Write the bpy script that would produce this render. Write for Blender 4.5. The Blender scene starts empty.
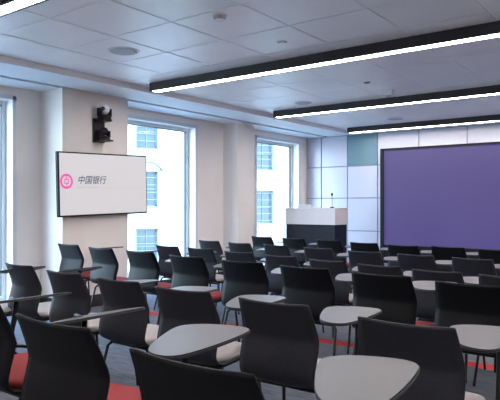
import bpy, bmesh, math, random
from mathutils import Vector, Matrix
random.seed(7)
sc = bpy.context.scene
COL = sc.collection
PI = math.pi
H = 1.28           # eye height
CEIL = 2.75        # tiled ceiling
SOF = 2.68         # lower ceiling by the windows

# ------------------------------------------------------------------ materials
def new_mat(name):
    m = bpy.data.materials.new(name); m.use_nodes = True
    nt = m.node_tree
    return m, nt, nt.nodes['Principled BSDF'] if 'Principled BSDF' in nt.nodes else None

def mat(name, col, rough=.5, metal=0, spec=.5, noise=0, nscale=20, bump=0, bscale=200):
    m, nt, b = new_mat(name)
    b.inputs['Roughness'].default_value = rough
    b.inputs['Metallic'].default_value = metal
    b.inputs['Specular IOR Level'].default_value = spec
    c = (*col, 1)
    tc = nt.nodes.new('ShaderNodeTexCoord')
    if noise:
        n = nt.nodes.new('ShaderNodeTexNoise'); n.inputs['Scale'].default_value = nscale
        n.inputs['Detail'].default_value = 4
        r = nt.nodes.new('ShaderNodeValToRGB')
        r.color_ramp.elements[0].position = .3; r.color_ramp.elements[1].position = .7
        r.color_ramp.elements[0].color = tuple(x*(1-noise) for x in col)+(1,)
        r.color_ramp.elements[1].color = tuple(min(1, x*(1+noise)) for x in col)+(1,)
        nt.links.new(tc.outputs['Object'], n.inputs['Vector'])
        nt.links.new(n.outputs['Fac'], r.inputs['Fac'])
        nt.links.new(r.outputs['Color'], b.inputs['Base Color'])
    else:
        b.inputs['Base Color'].default_value = c
    if bump:
        n2 = nt.nodes.new('ShaderNodeTexNoise'); n2.inputs['Scale'].default_value = bscale
        bp = nt.nodes.new('ShaderNodeBump'); bp.inputs['Strength'].default_value = bump
        bp.inputs['Distance'].default_value = .002
        nt.links.new(tc.outputs['Object'], n2.inputs['Vector'])
        nt.links.new(n2.outputs['Fac'], bp.inputs['Height'])
        nt.links.new(bp.outputs['Normal'], b.inputs['Normal'])
    return m

def emis(name, col, s, base=(.02,.02,.02), rough=.4):
    m, nt, b = new_mat(name)
    b.inputs['Base Color'].default_value = (*base, 1)
    b.inputs['Roughness'].default_value = rough
    b.inputs['Emission Color'].default_value = (*col, 1)
    b.inputs['Emission Strength'].default_value = s
    return m

M = {}
M['wall'] = mat('painted_wall', (.84,.785,.75), .7, noise=.02, nscale=3)
M['trim'] = mat('window_trim', (.62,.70,.74), .4)
M['skirt'] = mat('dark_skirting', (.03,.03,.035), .5)
M['soffit'] = mat('soffit_paint', (.70,.74,.77), .55)
M['tray'] = mat('tray_edge', (.86,.86,.87), .5)
M['slot'] = mat('slot_grey', (.12,.13,.15), .6)
M['tile'] = mat('metal_ceiling_tile', (.82,.81,.82), .42, metal=.15, noise=.03, nscale=2, bump=.15, bscale=90)
M['tilegap'] = mat('tile_gap', (.9,.9,.92), .7)
M['panel'] = mat('white_wall_panel', (.50,.50,.59), .25, noise=.02, nscale=2)
M['teal'] = mat('teal_wall_panel', (.13,.22,.27), .25)
M['seam'] = mat('panel_seam', (.26,.26,.32), .6)
M['black'] = mat('black_plastic', (.010,.010,.012), .55, spec=.2)
M['blackmetal'] = mat('black_metal', (.015,.014,.016), .35, metal=.2)
M['housing'] = mat('light_housing', (.018,.014,.016), .5)
M['shellblack'] = mat('black_shell', (.006,.006,.008), .5, spec=.16, noise=.1, nscale=60, bump=.08, bscale=600)
M['shellgrey'] = mat('charcoal_shell', (.026,.027,.035), .5, spec=.22, noise=.1, nscale=60, bump=.08, bscale=600)
M['red'] = mat('red_fabric', (.30,.035,.042), .9, noise=.15, nscale=180, bump=.4, bscale=500)
M['beige'] = mat('beige_fabric', (.50,.45,.46), .9, noise=.1, nscale=180, bump=.4, bscale=500)
M['tablet'] = mat('grey_laminate', (.115,.110,.128), .36, noise=.03, nscale=40)
M['tabedge'] = mat('black_edge', (.03,.03,.035), .5)
M['lectwhite'] = mat('lectern_white', (.66,.62,.64), .4)
M['lectblack'] = mat('lectern_black', (.010,.013,.022), .5, spec=.2)
M['chrome'] = mat('chrome', (.75,.75,.78), .15, metal=1)
M['silver'] = mat('silver_shell', (.9,.9,.93), .25)
M['white'] = mat('white_plastic', (.72,.72,.74), .4)
M['greyround'] = mat('speaker_grille', (.42,.43,.46), .6, noise=.1, nscale=300)
M['facade'] = mat('pale_stone', (.34,.345,.34), .8, noise=.04, nscale=1.5)
M['stonetrim'] = mat('stone_trim', (.15,.17,.19), .8)
M['sash'] = mat('sash_blue_grey', (.06,.09,.11), .5)
M['fglass'] = mat('far_glass', (.02,.045,.06), .2)
M['street'] = mat('street', (.25,.25,.26), .9, noise=.1)
M['bar'] = emis('light_diffuser', (1,.93,.87), 16, (.8,.8,.8))
M['purple'] = emis('purple_screen', (.092,.060,.27), .34, (.012,.012,.02), .6)
M['tvwhite'] = emis('display_white', (.66,.63,.65), .43, (.02,.02,.02), .25)
M['magenta'] = emis('logo_magenta', (.85,.05,.42), .45)
M['ink'] = emis('logo_ink', (.004,.04,.13), .35)
M['paleink'] = emis('caption_grey', (.40,.38,.44), .45)
M['faint'] = emis('faint_caption', (.54,.51,.56), .42)
M['ring'] = mat('lens_glass', (.02,.02,.03), .08)

# speckled purple screen: very fine variation
# carpet
def carpet():
    m, nt, b = new_mat('blue_grey_carpet')
    b.inputs['Roughness'].default_value = .95
    b.inputs['Specular IOR Level'].default_value = .15
    g = nt.nodes.new('ShaderNodeNewGeometry')
    mp = nt.nodes.new('ShaderNodeMapping'); mp.inputs['Scale'].default_value = (1.5, 22, 1)
    nt.links.new(g.outputs['Position'], mp.inputs['Vector'])
    n = nt.nodes.new('ShaderNodeTexNoise'); n.inputs['Scale'].default_value = 3; n.inputs['Detail'].default_value = 8
    n.inputs['Roughness'].default_value = .7
    nt.links.new(mp.outputs['Vector'], n.inputs['Vector'])
    r = nt.nodes.new('ShaderNodeValToRGB')
    r.color_ramp.elements[0].position = .3; r.color_ramp.elements[1].position = .72
    r.color_ramp.elements[0].color = (.055,.065,.085,1)
    r.color_ramp.elements[1].color = (.24,.26,.31,1)
    nt.links.new(n.outputs['Fac'], r.inputs['Fac'])
    s = nt.nodes.new('ShaderNodeSeparateXYZ'); nt.links.new(g.outputs['Position'], s.inputs[0])
    a = nt.nodes.new('ShaderNodeMath'); a.operation = 'SUBTRACT'; a.inputs[1].default_value = 4.84
    ab = nt.nodes.new('ShaderNodeMath'); ab.operation = 'ABSOLUTE'
    lt = nt.nodes.new('ShaderNodeMath'); lt.operation = 'LESS_THAN'; lt.inputs[1].default_value = .075
    nt.links.new(s.outputs['Y'], a.inputs[0]); nt.links.new(a.outputs[0], ab.inputs[0]); nt.links.new(ab.outputs[0], lt.inputs[0])
    mx = nt.nodes.new('ShaderNodeMix'); mx.data_type = 'RGBA'
    mx.inputs['B'].default_value = (.50,.04,.045,1)
    nt.links.new(lt.outputs[0], mx.inputs['Factor']); nt.links.new(r.outputs['Color'], mx.inputs['A'])
    nt.links.new(mx.outputs['Result'], b.inputs['Base Color'])
    bp = nt.nodes.new('ShaderNodeBump'); bp.inputs['Strength'].default_value = .5; bp.inputs['Distance'].default_value = .004
    n2 = nt.nodes.new('ShaderNodeTexNoise'); n2.inputs['Scale'].default_value = 250
    nt.links.new(g.outputs['Position'], n2.inputs['Vector'])
    nt.links.new(n2.outputs['Fac'], bp.inputs['Height']); nt.links.new(bp.outputs['Normal'], b.inputs['Normal'])
    return m
M['carpet'] = carpet()

def pane_mat():
    m = bpy.data.materials.new('window_glass'); m.use_nodes = True
    nt = m.node_tree; nt.nodes.clear()
    o = nt.nodes.new('ShaderNodeOutputMaterial'); mx = nt.nodes.new('ShaderNodeMixShader')
    t = nt.nodes.new('ShaderNodeBsdfTransparent'); t.inputs[0].default_value = (.93,.98,1,1)
    gl = nt.nodes.new('ShaderNodeBsdfGlossy'); gl.inputs['Roughness'].default_value = .02
    f = nt.nodes.new('ShaderNodeFresnel'); f.inputs[0].default_value = 1.3
    ge = nt.nodes.new('ShaderNodeNewGeometry'); su = nt.nodes.new('ShaderNodeMath'); su.operation = 'SUBTRACT'; su.inputs[0].default_value = 1
    mu = nt.nodes.new('ShaderNodeMath'); mu.operation = 'MULTIPLY'
    nt.links.new(ge.outputs['Backfacing'], su.inputs[1]); nt.links.new(f.outputs[0], mu.inputs[0]); nt.links.new(su.outputs[0], mu.inputs[1])
    nt.links.new(mu.outputs[0], mx.inputs[0]); nt.links.new(t.outputs[0], mx.inputs[1]); nt.links.new(gl.outputs[0], mx.inputs[2])
    nt.links.new(mx.outputs[0], o.inputs[0])
    return m
M['pane'] = pane_mat()

# ------------------------------------------------------------------ mesh helpers
class MB:
    def __init__(s): s.bm = bmesh.new()
    def box(s, x0, x1, y0, y1, z0, z1, mi=0, bevel=0):
        t = bmesh.new()
        r = bmesh.ops.create_cube(t, size=1)
        for v in t.verts:
            v.co = Vector((x0+(v.co.x+.5)*(x1-x0), y0+(v.co.y+.5)*(y1-y0), z0+(v.co.z+.5)*(z1-z0)))
        if bevel:
            bmesh.ops.bevel(t, geom=t.edges[:], offset=bevel, segments=2, affect='EDGES', profile=.5)
        for f in t.faces: f.material_index = mi
        s.merge(t); return s
    def merge(s, t, mtx=None):
        if mtx is not None: t.transform(mtx)
        me = bpy.data.meshes.new('tmp'); t.to_mesh(me); t.free()
        s.bm.from_mesh(me); bpy.data.meshes.remove(me)
    def cyl(s, p, q, r0, r1=None, seg=24, mi=0):
        r1 = r0 if r1 is None else r1
        p, q = Vector(p), Vector(q); d = q-p
        t = bmesh.new()
        bmesh.ops.create_cone(t, cap_ends=True, segments=seg, radius1=r0, radius2=r1, depth=d.length)
        for f in t.faces: f.material_index = mi
        s.merge(t, Matrix.Translation((p+q)/2) @ d.to_track_quat('Z', 'Y').to_matrix().to_4x4()); return s
    def sphere(s, c, r, sx=1, sy=1, sz=1, mi=0, seg=20):
        t = bmesh.new(); bmesh.ops.create_uvsphere(t, u_segments=seg, v_segments=seg//2, radius=r)
        for f in t.faces: f.material_index = mi; f.smooth = True
        s.merge(t, Matrix.Translation(c) @ Matrix.Diagonal((sx, sy, sz, 1))); return s
    def tube(s, pts, r, seg=8, mi=0):
        pts = [Vector(p) for p in pts]
        rings = []
        for i, p in enumerate(pts):
            d = (pts[min(i+1, len(pts)-1)] - pts[max(i-1, 0)]).normalized()
            q = d.to_track_quat('Z', 'Y')
            rings.append([s.bm.verts.new(p + q @ Vector((r*math.cos(2*PI*k/seg), r*math.sin(2*PI*k/seg), 0))) for k in range(seg)])
        # untwist
        for a, b in zip(rings, rings[1:]):
            best = min(range(seg), key=lambda o: sum((a[k].co-b[(k+o) % seg].co).length for k in range(seg)))
            b[:] = b[best:]+b[:best]
            for k in range(seg):
                f = s.bm.faces.new((a[k], a[(k+1) % seg], b[(k+1) % seg], b[k])); f.smooth = True; f.material_index = mi
        s.bm.faces.new(rings[0][::-1]).material_index = mi; s.bm.faces.new(rings[-1]).material_index = mi
        return s
    def prism(s, outline, z0, z1, mi_top=0, mi_side=0):
        a = [s.bm.verts.new((x, y, z0)) for x, y in outline]; b = [s.bm.verts.new((x, y, z1)) for x, y in outline]
        s.bm.faces.new(a[::-1]).material_index = mi_side; s.bm.faces.new(b).material_index = mi_top
        n = len(a)
        for i in range(n):
            s.bm.faces.new((a[i], a[(i+1) % n], b[(i+1) % n], b[i])).material_index = mi_side
        return s
    def build(s, name, mats, parent=None, loc=None, rot=None, smooth=False):
        bmesh.ops.recalc_face_normals(s.bm, faces=s.bm.faces[:])
        me = bpy.data.meshes.new(name); s.bm.to_mesh(me); s.bm.free()
        for m in (mats if isinstance(mats, (list, tuple)) else [mats]): me.materials.append(m)
        if smooth:
            for p in me.polygons: p.use_smooth = True
        o = bpy.data.objects.new(name, me); COL.objects.link(o)
        if parent: o.parent = parent
        if loc: o.location = loc
        if rot: o.rotation_euler = rot
        return o

def tag(o, label=None, cat=None, group=None, kind=None):
    if label: o['label'] = label
    if cat: o['category'] = cat
    if group: o['group'] = group
    if kind: o['kind'] = kind
    return o
def empty(name, loc=(0,0,0), rz=0):
    o = bpy.data.objects.new(name, None); COL.objects.link(o)
    o.location = loc; o.rotation_euler = (0, 0, rz); o.empty_display_size = .1
    return o
def smooth_poly(pts, it=3):
    for _ in range(it):
        q = []
        for i in range(len(pts)):
            a, b = Vector(pts[i]), Vector(pts[(i+1) % len(pts)])
            q += [a.lerp(b, .25), a.lerp(b, .75)]
        pts = q
    return [tuple(p) for p in pts]
def catmull(P, n):
    out = []
    for i in range(len(P)-1):
        p0, p1, p2, p3 = P[max(i-1, 0)], P[i], P[i+1], P[min(i+2, len(P)-1)]
        for k in range(n):
            t = k/n
            out.append(tuple(.5*((2*b)+(-a+c)*t+(2*a-5*b+4*c-d)*t*t+(-a+3*b-3*c+d)*t**3) for a, b, c, d in zip(p0, p1, p2, p3)))
    out.append(tuple(P[-1])); return out

# ------------------------------------------------------------------ room shell
XL, XR, YB, YF = -6.45, 3.2, -2.2, 10.6
T = .35
tag(MB().box(XL-T, XR+.2, YB-.2, YF+.2, -.25, 0).build('floor', M['carpet']), kind='structure')
# left wall with three tall openings
SILL, HEAD = .14, 2.53
opens = [(2.30, 3.88), (5.45, 7.10), (8.80, 10.25)]
w = MB(); y = YB-.2
for a, b in opens:
    w.box(XL-T, XL, y, a, 0, 3.0); w.box(XL-T, XL, a, b, 0, SILL); w.box(XL-T, XL, a, b, HEAD, 3.0); y = b
w.box(XL-T, XL, y, YF+.2, 0, 3.0)
wl = tag(w.build('wall_left', M['wall']), kind='structure')
PIL = [(4.26, 5.28, -6.0), (7.83, 8.30, -6.14)]
for a, b, x in PIL:
    MB().box(XL-.01, x, a, b, 0, SOF+.02).build('pillar', M['wall'], wl)
MB().box(XR, XR+.2, YB-.2, YF+.2, 0, 3.0).build('wall_right', M['wall'])['kind'] = 'structure'
MB().box(XL, XR, YB-.2, YB, 0, 3.0).build('wall_back', M['wall'])['kind'] = 'structure'
# baseboards
b = MB()
ys = [YB, 4.26]
b.box(XL, XL+.015, YB, 4.26, 0, .13); b.box(XL, XL+.015, 5.28, 7.83, 0, .13); b.box(XL, XL+.015, 8.30, YF-.03, 0, .13)
for a, c, x in PIL:
    b.box(x, x+.015, a-.015, c+.015, 0, .15)
    b.box(XL, x, a-.015, a, 0, .15); b.box(XL, x, c, c+.015, 0, .15)
tag(b.build('baseboard_left', M['skirt']), kind='structure')

# windows
for i, (a, b_) in enumerate(opens, 1):
    e = tag(empty('window_%d' % i, (XL-.15, (a+b_)/2, SILL)), kind='structure')
    f = MB(); x0, x1 = -.05, .02; ya, yb = (a-b_)/2, (b_-a)/2; zt = HEAD-SILL
    f.box(x0, x1, ya, ya+.05, 0, zt, bevel=.004).box(x0, x1, yb-.05, yb, 0, zt, bevel=.004)
    f.box(x0, x1, ya+.05, yb-.05, 0, .05, bevel=.004).box(x0, x1, ya+.05, yb-.05, zt-.05, zt, bevel=.004)
    f.build('window_frame', M['trim'], e)
    g = MB(); q = .008
    g.box(x0+.01, x1-.01, ya+.05, ya+.05+q, .05, zt-.05).box(x0+.01, x1-.01, yb-.05-q, yb-.05, .05, zt-.05).box(x0+.01, x1-.01, ya+.05, yb-.05, zt-.05-q, zt-.05)
    g.build('gasket', M['skirt'], e)
    MB().box(-.02, -.012, ya+.05, yb-.05, .05, zt-.05).build('window_pane', M['pane'], e)
    c = MB(); cw = .05; xx0, xx1 = .15, .165
    c.box(xx0, xx1, ya-cw, ya, -.02, zt+cw, bevel=.003).box(xx0, xx1, yb, yb+cw, -.02, zt+cw, bevel=.003).box(xx0, xx1, ya-cw, yb+cw, zt+.0, zt+cw, bevel=.003)
    c.build('casing', M['trim'], e)
    p = bpy.data.lights.new('daylight_portal', 'AREA'); p.shape = 'RECTANGLE'; p.size = b_-a; p.size_y = zt
    p.cycles.is_portal = True
    po = bpy.data.objects.new('daylight_portal', p); COL.objects.link(po)
    po.location = (XL-.25, (a+b_)/2, SILL+zt/2); po.rotation_euler = (0, -PI/2, 0); po.rotation_euler = (0, math.radians(-90), 0)
    p.size, p.size_y = zt, b_-a

# ceiling: roof slab, soffit with slot, tile grid
tag(MB().box(XL-T, XR+.2, YB-.2, YF+.2, 2.90, 3.1).build('ceiling', M['slot']), kind='structure')
s = MB()
s.box(-5.93, -5.42, YB, YF, SOF, 2.90, 0).box(XL, -6.03, YB, YF, SOF, 2.90, 0)
s.box(-5.42, -5.40, YB, YF, SOF, 2.90, 1)
so = tag(s.build('ceiling_soffit', [M['soffit'], M['tray']]), kind='structure')
MB().box(-6.03, -5.93, YB, YF, 2.76, 2.90).build('slot_diffuser', M['slot'], so)
t = MB()
xs = [-5.40]; x = -4.72
while x < XR: xs.append(x); x += .70
xs.append(XR)
ys = [YB]; y = 3.38-.645*8
while y < YF: ys.append(y); y += .645
ys.append(YF)
g = .006
for i in range(len(xs)-1):
    for j in range(len(ys)-1):
        x0, x1, y0, y1 = xs[i]+g, xs[i+1]-g, ys[j]+g, ys[j+1]-g
        if x1-x0 < .03 or y1-y0 < .03: continue
        k = .004
        lo = [t.bm.verts.new(p) for p in ((x0+k, y0+k, CEIL), (x1-k, y0+k, CEIL), (x1-k, y1-k, CEIL), (x0+k, y1-k, CEIL))]
        hi = [t.bm.verts.new(p) for p in ((x0, y0, CEIL+.002), (x1, y0, CEIL+.002), (x1, y1, CEIL+.002), (x0, y1, CEIL+.002))]
        # each tray sits a hair out of level
        for v in lo: v.co.z += random.uniform(-.0012, .0004)
        t.bm.faces.new(lo)
        for q in range(4): t.bm.faces.new((lo[q], hi[q], hi[(q+1) % 4], lo[(q+1) % 4]))
t.box(-5.40, XR, YB, YF, CEIL+.004, CEIL+.02, 1)
tag(t.build('ceiling_tiles', [M['tile'], M['tilegap']]), kind='structure')

# front wall: panels with seams
wf = tag(MB().box(XL-T, XR+.2, YF, YF+.2, 0, 3.0).build('wall_front', M['seam']), kind='structure')
px = [-6.45, -6.09, -5.49, -4.84, -4.02, -3.14, -2.28, -1.4, -.5, .4, 1.3, 2.2, XR]
pz = [0.0, .125, .768, 1.417, 2.055, SOF]
p1 = MB()
for i in range(len(px)-1):
    for j in range(len(pz)-1):
        if i == 2 and j == 4: continue
        p1.box(px[i]+.010, px[i+1]-.010, YF-.02, YF+.001, pz[j]+.010, min(pz[j+1]-.010, 2.9), bevel=.003)
p1.build('white_panels', M['panel'], wf)
MB().box(px[2]+.010, px[3]-.010, YF-.02, YF+.001, pz[4]+.010, SOF, bevel=.003).build('teal_panel', M['teal'], wf)['label'] = 'teal glass panel'
# little trim closing the tile ceiling down to the front wall
tag(MB().box(-5.40, XR, YF-.03, YF-.021, SOF-.0, CEIL+.01).build('trim_1', M['soffit']), kind='structure')

# ------------------------------------------------------------------ light bars
def light_bar(yc, label, x1=2.9):
    x0 = -5.21
    e = tag(empty('linear_ceiling_light', ((x0+x1)/2, yc, CEIL)), label, 'ceiling light', 'long black linear ceiling lights')
    L = (x1-x0)/2; z1 = 0.002; z0 = -.098; W = .075
    h = MB()
    h.box(-L, L, -W, -W+.02, z0, z1).box(-L, L, W-.02, W, z0, z1).box(-L, -L+.015, -W+.02, W-.02, z0, z1).box(L-.015, L, -W+.02, W-.02, z0, z1)
    h.box(-L+.015, L-.015, -W+.02, W-.02, z0+.05, z1)
    h.build('housing', M['housing'], e)
    MB().box(-L+.016, L-.016, -W+.021, W-.021, z0+.004, z0+.03).build('diffuser', M['bar'], e)
    return e
light_bar(5.00, 'long black light bar nearest the camera, crossing above the wall screen')
light_bar(7.63, 'long black ceiling light bar, middle one of three ending near the windows')
light_bar(10.10, 'farthest black ceiling light bar, close above the purple screen')
light_bar(2.26, 'black light bar cut off in the top left corner of the photo', x1=-.9)
light_bar(-.2, 'black ceiling light bar behind the camera')

# ------------------------------------------------------------------ ceiling devices
def disc(name, x, y, r, h, label, cat, m, z=CEIL, group=None):
    e = tag(empty(name, (x, y, z)), label, cat, group)
    MB().cyl((0,0,-h*.5), (0,0,.006), r, r, 32).build('rim', M['white'], e)
    MB().cyl((0,0,-h), (0,0,-h*.5), r*.80, r*.86, 32).build('grille', m, e)
    return e
disc('ceiling_speaker', -4.32, 3.75, .15, .012, 'round grey ceiling speaker above the wall camera, left of nearest light bar', 'speaker', M['greyround'], group='round ceiling speakers')
disc('ceiling_speaker', -4.45, 7.2, .13, .012, 'round ceiling speaker just before left end of the middle light bar', 'speaker', M['greyround'], group='round ceiling speakers')
disc('ceiling_speaker', -4.0, 9.45, .15, .012, 'round ceiling speaker just before the farthest light bar', 'speaker', M['greyround'], group='round ceiling speakers')
disc('smoke_detector', -2.92, 3.5, .055, .035, 'small round white detector at top centre of the ceiling', 'smoke detector', M['white'])
disc('ceiling_sprinkler', -2.94, 4.4, .045, .014, 'small round sprinkler cover directly above the nearest light bar', 'sprinkler', M['white'])
disc('ceiling_sprinkler', -3.08, 6.44, .045, .014, 'small round sprinkler cover between nearest and middle light bars', 'sprinkler', M['slot'])
e = tag(empty('ceiling_sensor', (-3.1, 7.1, CEIL)), 'small white box sensor hanging beside the middle light bar', 'sensor')
MB().box(-.07, .07, -.05, .05, -.06, .006, bevel=.008).build('body', M['white'], e)
MB().cyl((0,0,-.075), (0,0,-.06), .03, .035).build('lens', M['greyround'], e)
# ------------------------------------------------------------------ purple screen
sx0, sx1 = -4.755, -1.35
e = tag(empty('presentation_screen', ((sx0+sx1)/2, YF-.03, .17)), 'large purple lit presentation screen in black frame on front wall', 'screen')
L = (sx1-sx0)/2; top = H+1.08-.17; bot = H-.763-.17
f = MB()
f.box(-L, -L+.065, -.06, .01, 0, top).box(L-.035, L, -.06, .01, 0, top).box(-L+.035, L-.035, -.06, .01, top-.04, top)
f.build('frame', M['black'], e)
MB().box(-L+.035, L-.035, -.04, .01, 0, bot).build('lower_panel', M['black'], e)
MB().box(-L+.06, L-.035, -.035, .01, bot, top-.04).build('display', M['purple'], e)

# ------------------------------------------------------------------ wall screen with logo
e = empty('wall_display', (-5.9, 4.83, 1.54)); tag(e, 'flat wall mounted display showing a pink ring logo and Chinese characters', 'display')
e.rotation_euler = (math.radians(1.5), 0, 0)
W2, H2 = .70, .388
MB().box(-.045, 0, -W2, W2, -H2, H2, bevel=.006).build('bezel', M['black'], e)
dsp = MB().box(-.002, .003, -W2+.022, W2-.016, -H2+.02, H2-.017).build('display_panel', M['tvwhite'], e)
MB().box(-.10, -.04, -.25, .25, -.2, .2).build('wall_bracket', M['blackmetal'], e)
# logo: ring, centre square, bars. local screen: y = right, z = up, drawn at x = .005
def ring_mesh(mb, cy, cz, r0, r1, n=48, x=.0045):
    a = [mb.bm.verts.new((x, cy+r0*math.cos(2*PI*k/n), cz+r0*math.sin(2*PI*k/n))) for k in range(n)]
    b = [mb.bm.verts.new((x, cy+r1*math.cos(2*PI*k/n), cz+r1*math.sin(2*PI*k/n))) for k in range(n)]
    for k in range(n): mb.bm.faces.new((a[k], a[(k+1) % n], b[(k+1) % n], b[k]))
lg = MB(); cy, cz = -.585, .035
ring_mesh(lg, cy, cz, .064, .090)
def rect(mb, y0, y1, z0, z1, x=.0045):
    mb.bm.faces.new([mb.bm.verts.new(p) for p in ((x, y0, z0), (x, y1, z0), (x, y1, z1), (x, y0, z1))])
q = .030; th = .012
rect(lg, cy-q, cy+q, cz+q-th, cz+q); rect(lg, cy-q, cy+q, cz-q, cz-q+th)
rect(lg, cy-q, cy-q+th, cz-q+th, cz+q-th); rect(lg, cy+q-th, cy+q, cz-q+th, cz+q-th)
rect(lg, cy-.006, cy+.006, cz+q, cz+.07); rect(lg, cy-.006, cy+.006, cz-.07, cz-q)
lg.build('ring_logo', M['magenta'], e)
def text(body, size, y0, z0, m, name, shear=0, space=1, bold=0):
    cu = bpy.data.curves.new(name, 'FONT'); cu.body = body; cu.size = size; cu.shear = shear; cu.space_character = space; cu.offset = bold
    o = bpy.data.objects.new(name, cu); COL.objects.link(o)
    o.matrix_world = Matrix()
    dg = bpy.context.evaluated_depsgraph_get()
    me = bpy.data.meshes.new_from_object(o.evaluated_get(dg)); bpy.data.objects.remove(o)
    me.materials.clear(); me.materials.append(m)
    r = bpy.data.objects.new(name, me); COL.objects.link(r); r.parent = e
    r.location = (.0050, y0, z0); r.rotation_euler = (PI/2, 0, PI/2)
    return r
text('中国银行', .108, -.435, .015, M['ink'], 'chinese_lettering', shear=.25, space=1.0, bold=.0010)
text('BANK OF CHINA', .036, -.43, -.050, M['paleink'], 'caption_lettering', space=1.15)
cl = MB(); yy = -.08; random.seed(3)
while yy < .62:
    l_ = random.uniform(.012, .03); rect(cl, yy, yy+l_, -.048, -.036); yy += l_+.008
cl.build('faint_caption_line', M['faint'], e); cl = MB(); yy = -.06
while yy < .16:
    l_ = random.uniform(.012, .03); rect(cl, yy, yy+l_, .02, .032); yy += l_+.008
cl.build('faint_caption_line', M['faint'], e)

# ------------------------------------------------------------------ wall cameras above the display
bx = empty('camera_bracket', (-6.0, 4.80, 2.10)); tag(bx, 'black double shelf wall bracket above the wall display', 'bracket')
MB().box(0, .02, -.10, .08, -.03, .27, bevel=.004).build('back_plate', M['blackmetal'], bx)
MB().box(.02, .20, -.07, .07, -.02, -.003, bevel=.003).build('shelf', M['blackmetal'], bx)
MB().box(.02, .18, -.075, .065, .23, .25, bevel=.003).build('shelf', M['blackmetal'], bx)
def ptz(name, z, m, hm, label, s=1.0):
    c = tag(empty(name, (-5.89, 4.80, z)), label, 'camera')
    MB().cyl((0,0,0), (0,0,.035*s), .062*s, .055*s, 28).build('base', m, c)
    y = MB().box(-.03*s, .03*s, -.058*s, -.042*s, .035*s, .10*s, bevel=.004).box(-.03*s, .03*s, .042*s, .058*s, .035*s, .10*s, bevel=.004)
    y.box(-.03*s, .03*s, -.058*s, .058*s, .032*s, .045*s); y.build('yoke', m, c)
    hr = .041*s if hm is not M['silver'] else .046*s
    MB().sphere((0,0,.093*s), hr).build('head', hm, c)
    MB().cyl((.022*s,-.030*s,.093*s), (.040*s,-.052*s,.088*s), .018*s, .018*s, 24).build('lens', M['ring'], c)
    return c
ptz('ptz_camera', 2.35, M['black'], M['silver'], 'small camera with shiny silver ball head on top of the bracket', 1.45)
ptz('ptz_camera', 2.097, M['black'], M['black'], 'all black camera on the lower shelf of the bracket', 1.2)

# ------------------------------------------------------------------ lectern
e = tag(empty('lectern', (-5.30, 9.02, 0)), 'wide lectern with white upper band and black base near the front wall', 'lectern')
LW, LD = .505, .225
MB().box(-LW+.01, LW-.01, -LD+.01, LD-.01, 0, .94, bevel=.004).build('base', M['lectblack'], e)
u = MB().box(-LW, LW, -LD, LD, .94, 1.215, bevel=.005)
u.build('upper_band', M['lectwhite'], e)
r = MB()
for k in range(5): r.box(-LW-.004, LW+.004, -LD-.004, LD+.004, .985+k*.045, .990+k*.045)
r.build('ribs', M['lectwhite'], e)
MB().box(-LW-.01, LW+.01, -LD-.01, LD+.01, 1.215, 1.228, bevel=.004).build('top', M['white'], e)
lx = empty('laptop', (-5.50, 9.05, 1.228)); tag(lx, 'low white laptop lying on top of the lectern', 'laptop')
MB().box(-.14, .14, -.10, .10, 0, .018, bevel=.004).build('keyboard_base', M['white'], lx)
MB().box(-.14, .14, -.01, .0, 0, .05, bevel=.002).build('screen_lid', M['white'], lx, loc=(0, -.09, .018), rot=(.35, 0, 0))
mc = empty('gooseneck_microphone', (-4.94, 8.95, 1.228)); tag(mc, 'thin gooseneck microphone standing on right end of the lectern', 'microphone')
MB().cyl((0,0,0), (0,0,.02), .04, .035).build('base', M['blackmetal'], mc)
MB().tube([(0,0,.02),(0,0,.10),(0,.003,.16),(-.01,.01,.22)], .005).build('gooseneck', M['blackmetal'], mc)
MB().sphere((-.01,.012,.235), .018, sz=1.5).build('foam_head', M['black'], mc)

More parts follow.
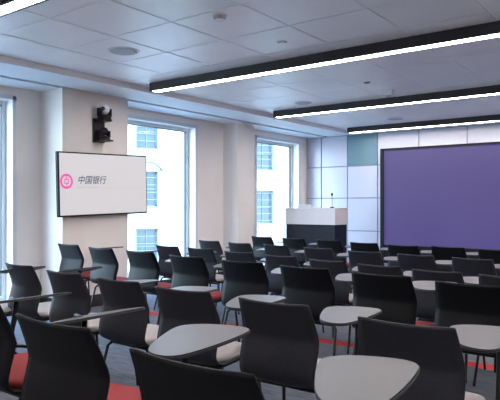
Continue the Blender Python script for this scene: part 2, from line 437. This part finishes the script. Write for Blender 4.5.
# ------------------------------------------------------------------ chairs
prof = [(.245,.422,.190),(.215,.440,.208),(.10,.447,.218),(-.04,.437,.220),(-.13,.434,.219),(-.180,.447,.216),
        (-.208,.485,.214),(-.206,.545,.216),(-.196,.595,.217),(-.185,.640,.217),(-.184,.665,.216),(-.196,.705,.212),(-.220,.765,.205),(-.249,.830,.197)]
def shell_mesh(m):
    bm = bmesh.new(); P = catmull(prof, 4); N = 12; th = .012
    rows = []
    for i, (y, z, hw) in enumerate(P):
        a = P[max(i-1, 0)]; c = P[min(i+1, len(P)-1)]
        ty, tz = c[0]-a[0], c[1]-a[1]; l = math.hypot(ty, tz); ny, nz = tz/l, -ty/l     # normal towards the sitter
        back = max(0, min(1, (z-.47)/.12))
        row = []
        for k in range(N+1):
            u = -1+2*k/N
            if i > len(P)-4: pass
            d = (.020*back + .012*(1-back))*abs(u)**2.2
            zz = z + (nz*d) - (0.004*abs(u)**10 if i > len(P)-2 else 0)
            row.append((hw*u, y+ny*d, zz, ny, nz))
        rows.append(row)
    F = [[bm.verts.new((x, y, z)) for x, y, z, a, b in r] for r in rows]
    B = [[bm.verts.new((x, y-a*th, z-b*th)) for x, y, z, a, b in r] for r in rows]
    n = len(rows)
    for i in range(n-1):
        for k in range(N):
            bm.faces.new((F[i][k], F[i][k+1], F[i+1][k+1], F[i+1][k])); bm.faces.new((B[i][k], B[i+1][k], B[i+1][k+1], B[i][k+1]))
        for k in (0, N): bm.faces.new((F[i][k], F[i+1][k], B[i+1][k], B[i][k]))
    for k in range(N):
        bm.faces.new((F[0][k], F[0][k+1], B[0][k+1], B[0][k])); bm.faces.new((F[-1][k], F[-1][k+1], B[-1][k+1], B[-1][k]))
    bmesh.ops.recalc_face_normals(bm, faces=bm.faces[:])
    edges = [ed for ed in bm.edges if len(ed.link_faces) == 2 and ed.calc_face_angle(0) > 1.0]
    bmesh.ops.bevel(bm, geom=edges, offset=.0025, segments=2, affect='EDGES')
    for f in bm.faces: f.smooth = True
    me = bpy.data.meshes.new('shell'); bm.to_mesh(me); bm.free(); me.materials.append(m)
    return me
def cushion_mesh(m):
    bm = bmesh.new(); N = 12
    outline = smooth_poly([(-.205,-.155),(.205,-.155),(.212,.05),(.198,.235),(-.198,.235),(-.212,.05)], 3)
    layers = [(0.0, 1.0), (.012, 1.012), (.026, 1.0), (.034, .955), (.037, .85)]
    def zb(y): return .447 - max(0, (y-.12))**2*1.1 - (.010 if y < -.03 else .0)*min(1, (-.03-y)/.1 if y < -.03 else 0)
    rings = [[bm.verts.new((x*sc_, (y-.04)*sc_+.04, zb(y)+h)) for x, y in outline] for h, sc_ in layers]
    n = len(outline)
    for a, b in zip(rings, rings[1:]):
        for i in range(n): bm.faces.new((a[i], a[(i+1) % n], b[(i+1) % n], b[i]))
    bm.faces.new(rings[0][::-1]); bm.faces.new(rings[-1])
    bmesh.ops.recalc_face_normals(bm, faces=bm.faces[:])
    for f in bm.faces: f.smooth = True
    me = bpy.data.meshes.new('seat_cushion'); bm.to_mesh(me); bm.free(); me.materials.append(m)
    return me
def link(name, me, parent, loc=(0,0,0)):
    o = bpy.data.objects.new(name, me); COL.objects.link(o); o.parent = parent; o.location = loc; return o

R = .0105
def make_chair(shell_m, seat_m, name='tablet_chair'):
    e = empty(name)
    link('shell', shell_mesh(shell_m), e)
    link('seat_cushion', cushion_mesh(seat_m), e)
    f = MB()
    for sx in (-1, 1):
        f.tube([(sx*.17,-.12,.415),(sx*.172,0,.42),(sx*.17,.17,.423)], R)
    f.tube([(-.19,.17,.42),(0,.17,.423),(.19,.17,.42)], R).tube([(-.19,-.12,.412),(0,-.12,.412),(.19,-.12,.412)], R)
    f.build('seat_frame', M['blackmetal'], e)
    for sx in (-1, 1):
        MB().tube([(sx*.185,.17,.42),(sx*.205,.185,.395),(sx*.225,.225,.02),(sx*.226,.227,.0)], R).build('leg', M['blackmetal'], e)
        MB().tube([(sx*.185,-.12,.412),(sx*.205,-.14,.39),(sx*.23,-.235,.02),(sx*.231,-.237,.0)], R).build('leg', M['blackmetal'], e)
    MB().tube([(.18,.06,.415),(.25,.07,.418),(.268,.08,.44),(.270,.10,.50),(.270,.12,.62),(.267,.13,.675),(.262,.14,.70),(.225,.15,.711),(.165,.17,.711)], .0125, 10).build('tablet_arm', M['blackmetal'], e)
    tb = MB()
    out = smooth_poly([(.175,-.135),(.26,-.145),(.305,-.10),(.328,.06),(.330,.27),(.31,.345),(.24,.37),(.10,.35),(.01,.29),(.00,.22),(.05,.08),(.11,-.06)], 2)
    px_, py_ = .27, .13
    out = [(x-px_, y-py_) for x, y in out]
    inn = [(x*.985-.003, y*.985) for x, y in out]
    tb.prism(out, 0, .008, 1, 1); tb.prism(inn, .008, .0125, 0, 1)
    t = tb.build('writing_tablet', [M['tablet'], M['tabedge']], e, loc=(px_, py_, .7235))
    return e
kinds = {'black': ('shellblack', 'red', 'black'), 'grey': ('shellgrey', 'beige', 'charcoal'), 'greyred': ('shellgrey', 'red', 'charcoal')}
protos = {}
used = set()
def copy_chair(root):
    r = root.copy(); COL.objects.link(r)
    for ch in list(root.children):
        c = ch.copy(); COL.objects.link(c); c.parent = r
    return r
def place(kind, x, y, rz, scale, label, group, tilt=0, ri=0):
    if kind not in protos:
        protos[kind] = make_chair(M[kinds[kind][0]], M[kinds[kind][1]]); r = protos[kind]; r['category'] = 'chair'
    else:
        r = copy_chair(protos[kind])
        for c in r.children:
            if c.name.startswith('writing_tablet'): c.rotation_euler = (0, 0, 0)
    r.location = (x, y, 0); r.rotation_euler = (0, 0, rz); r.scale = scale
    r['label'] = label; r['group'] = group
    for c in r.children:
        if c.name.startswith('writing_tablet'):
            c.rotation_euler = (0, math.radians(-tilt), 0) if tilt > 5 else (0, math.radians(-tilt), .16 if grp.endswith('nearest row') else .05)
            near = grp.endswith('nearest row')
            c.scale = (.85, .95 if near else .72, 1) if tilt > 5 else (.86 if near else .90, 1.05 if near else .96, 1)
            c.location = (.27+(.055 if near else 0), .215 if near else .165, .7235*(1.07 if tilt > 5 and not near else 1))
        if c.name.startswith('tablet_arm'): c.scale = (1, 1, 1.07 if tilt > 5 and ri else 1)
    return r
# measured backrest-top corners of each chair, surveyed from the camera station, per row
rows = [
 ('black', .42, (1.15,1.05,1.036), 'nearest row', 'black tablet chairs of the nearest row', [(None),(None),(17,312,93,331,0),(132,345,258,379,0)]),
 ('grey', .45, (.98,1,1), 'second row', 'charcoal tablet chairs of the second row', [(-56,261.5,-23,267.5,12),(4,262,35.6,267,12),(45.6,269.6,83.6,274.4,3),(96,277,141,282.4,0),(157,286.6,209,292,0),(238,298,310,305,0),(359,317,455,328,0)]),
 ('black', .45, (1.04,1,1), 'third row', 'black tablet chairs of the third row', [(58,243,79,245.5,6),(89,246.5,113,249.5,7),(126,249.6,155,253,0),(170,254.6,203,257.5,0),(222,260,262,262.5,0),(281,265,328,269,0),(352,271.6,411,277,0),(441,281,503,287,0)]),
 ('grey', .49, (.95,.97,.953), 'fourth row', 'charcoal tablet chairs of the fourth row', [(157,245,178,247,0),(189.6,247.6,211,249,0),(225,251,253,253,0),(265,254.4,297,257,0),(311,259,344,262,0),(359,263.6,399,267,0),(416,269,458,273,0),(485,274.4,530,279,0)]),
 ('greyred', .49, (.95,.97,.953), 'fifth row', 'charcoal tablet chairs of the fifth row', [(199,240,219.5,241.5,0),(228,242,251,244,0),(264,244,288,246,0),(304,247,332,249,0),(349,250.6,380,252.4,0),(398,253.6,433,256,0),(453,257,492,260,0)]),
 ('black', .49, (1,.98,.953), 'sixth row', 'black tablet chairs of the farthest row', [(251.6,236,272,237.4,0),(282,237.4,305,239.4,0),(317,239.5,340,241,0),(351,242,377,243.6,0),(388,244.4,418,246.4,0),(432,246,464,248,0),(481,249,513,251,0)]),
]
ordn = ['first','second','third','fourth','fifth','sixth','seventh','eighth']
def survey(c, d):
    P = []
    for x, y in ((c[0], c[1]), (c[2], c[3])):
        D = d*586/(y-205); l = (x-250)/586*D
        P.append((-.6*D+.8*l, .8*D+.6*l))
    (a, b), (c_, d_) = P
    return (a+c_)/2, (b+d_)/2, math.atan2(d_-b, c_-a)
for ri, (kind, d, scl, rname, grp, cs) in enumerate(rows):
    data = [None if c is None else survey(c, d)+(c[4],) for c in cs]
    if ri == 0:
        dx, dy = data[2][0]-data[3][0], data[2][1]-data[3][1]
        data[1] = (data[2][0]+dx*.98, data[2][1]+dy, data[2][2], 11.5)
        data[0] = (data[2][0]+dx*1.95, data[2][1]+dy*2, data[2][2], 10)
    n = len(data)
    for i, (x, y, a, tilt) in enumerate(data):
        rz = max(-.07, min(.05, .25*a))+random.uniform(-.02, .02)
        ox, oy = .228*scl[1]*math.sin(-rz), .228*scl[1]*math.cos(rz)
        sh, st, colr = kinds[kind][0], kinds[kind][1], kinds[kind][2]
        pos = 'leftmost' if i == 0 else ('rightmost' if i == n-1 else ordn[i]+' from the left')
        rn = {'nearest row': 'row nearest the camera', 'sixth row': 'farthest row by the screen'}.get(rname, rname+' from the camera')
        place(kind, x+ox, y+oy, rz, scl, '%s tablet chair with %s seat, %s, %s' % (colr, st, rn, pos), grp, tilt, ri)

# ------------------------------------------------------------------ buildings across the street
O = Vector((-24.96, 23.4, 0)); dv = Vector((.531, .847, 0)); ang = math.atan2(dv.y, dv.x)
def building(name, s0, s1, cols, zoff, label, arches):
    e = tag(empty(name, O + Vector((0,0,-9)), ang), label, 'building')
    # local x runs along the street front, -y towards the room
    w = MB(); z0, z1 = 0, 26; g = 9
    zr = [(z+zoff+g, z+zoff+g+2.0) for z in (-5.4, -2.1, 1.2, 4.5, 7.8, 11.1)]
    hw = .62
    edges = []
    xs_ = [s0]
    for c in cols: xs_ += [c-hw, c+hw]
    xs_.append(s1)
    for i in range(0, len(xs_), 2): w.box(xs_[i], xs_[i+1], 0, 8, z0, z1)
    for c in cols:
        zz = z0
        for a, b in zr: w.box(c-hw, c+hw, 0, 8, zz, a); zz = b
        w.box(c-hw, c+hw, 0, 8, zz, z1)
        w.box(c-hw, c+hw, .6, 8, z0, z1)
    z = 1
    while z < z1:
        w.box(s0, s1, -.03, 0, z, z+.40) if False else None
        z += .55
    w.build('wall', M['facade'], e)
    co = MB()
    for a, b in zr: co.box(s0, s1, -.10, 0, b+.72, b+.82)
    co.build('string_course', M['stonetrim'], e)
    rl = MB(); z = .5
    while z < z1-1:
        rl.box(s0, s1, -.004, 0, z, z+.03); z += .42
    rl.build('rustication', M['stonetrim'], e)
    for c in cols:
        for k, (a, b) in enumerate(zr):
            if k in (0, 5): continue
            f = MB(); f.box(c-hw, c-hw+.09, .18, .28, a, b).box(c+hw-.09, c+hw, .18, .28, a, b).box(c-hw, c+hw, .18, .28, a, a+.09).box(c-hw, c+hw, .18, .28, b-.09, b)
            f.box(c-hw, c+hw, .16, .26, (a+b)/2-.04, (a+b)/2+.04).box(c-.025, c+.025, .2, .26, a, b)
            fr = f.build('window', M['sash'], e)
            MB().box(c-hw+.05, c+hw-.05, .26, .30, a+.05, b-.05).build('pane', M['fglass'], fr)
            sfr = MB().box(c-hw-.18, c-hw, -.07, .02, a-.1, b+.16).box(c+hw, c+hw+.18, -.07, .02, a-.1, b+.16).box(c-hw-.18, c+hw+.18, -.09, .02, b, b+.16).box(c-hw-.25, c+hw+.25, -.16, .02, a-.18, a-.04)
            sfr.build('surround', M['stonetrim'], fr)
            if arches and k % 2 == 0:
                ah = MB(); n = 14
                for q_ in range(n):
                    t0, t1 = PI*(.14+.72*q_/n), PI*(.14+.72*(q_+1)/n)
                    A = [(c+r_*math.cos(t_), b-.30+r_*math.sin(t_)*.9) for r_, t_ in ((.95, t0), (.95, t1), (1.12, t1), (1.12, t0))]
                    lo_ = [ah.bm.verts.new((p[0], -.28, p[1])) for p in A]; hi_ = [ah.bm.verts.new((p[0], .02, p[1])) for p in A]
                    ah.bm.faces.new(lo_); ah.bm.faces.new(hi_[::-1])
                    for m_ in range(4): ah.bm.faces.new((lo_[m_], hi_[m_], hi_[(m_+1) % 4], lo_[(m_+1) % 4]))
                ah.build('arched_hood', M['stonetrim'], fr)
    return e
building('stone_building', -22, 3.9, [-18.15, -14.52, -10.9, -7.26, -3.63, 0], .0, 'pale stone building with arched window hoods outside behind the wall display', True)
building('stone_building', 3.95, 22, [7.27, 10.9, 14.5, 18.2], -1.05, 'plain pale stone building seen through the window nearest the front wall', False)
tag(MB().box(-60, -6.9, -30, 60, -9.3, -9.0).build('street_ground', M['street']), kind='structure')

# ------------------------------------------------------------------ light
wd = bpy.data.worlds.new('sky'); sc.world = wd; wd.use_nodes = True
nt = wd.node_tree; bg = nt.nodes['Background']
tc = nt.nodes.new('ShaderNodeTexCoord'); sp = nt.nodes.new('ShaderNodeSeparateXYZ')
cr = nt.nodes.new('ShaderNodeValToRGB')
cr.color_ramp.elements[0].position = .0; cr.color_ramp.elements[0].color = (.74,.89,1,1)
cr.color_ramp.elements[1].position = .8; cr.color_ramp.elements[1].color = (.35,.62,1,1)
nt.links.new(tc.outputs['Generated'], sp.inputs[0]); nt.links.new(sp.outputs['Z'], cr.inputs[0]); nt.links.new(cr.outputs[0], bg.inputs[0])
bg.inputs[1].default_value = 6
sl = bpy.data.lights.new('sun', 'SUN'); sl.energy = 1.5; sl.angle = .02; sl.color = (1,.96,.9)
so_ = bpy.data.objects.new('sun', sl); COL.objects.link(so_)
so_.rotation_euler = Vector((.80,-.35,.62)).to_track_quat('Z', 'Y').to_euler()

# ------------------------------------------------------------------ camera
cd = bpy.data.cameras.new('camera'); cd.sensor_width = 36; cd.lens = 586/500*36; cd.shift_y = .01
cd.clip_end = 300
cam = bpy.data.objects.new('camera', cd); COL.objects.link(cam)
cam.location = (0, 0, H); cam.rotation_euler = (PI/2, 0, math.atan2(.6, .8))
sc.camera = cam
vs = sc.view_settings
sc.display_settings.display_device = 'sRGB'
vs.view_transform = 'Standard'; vs.look = 'None'; vs.gamma = 1; vs.exposure = 1.2; vs.use_curve_mapping = False
sc.cycles.use_denoising = True
sc.cycles.max_bounces = 8; sc.cycles.diffuse_bounces = 5
sc.cycles.sample_clamp_indirect = 6
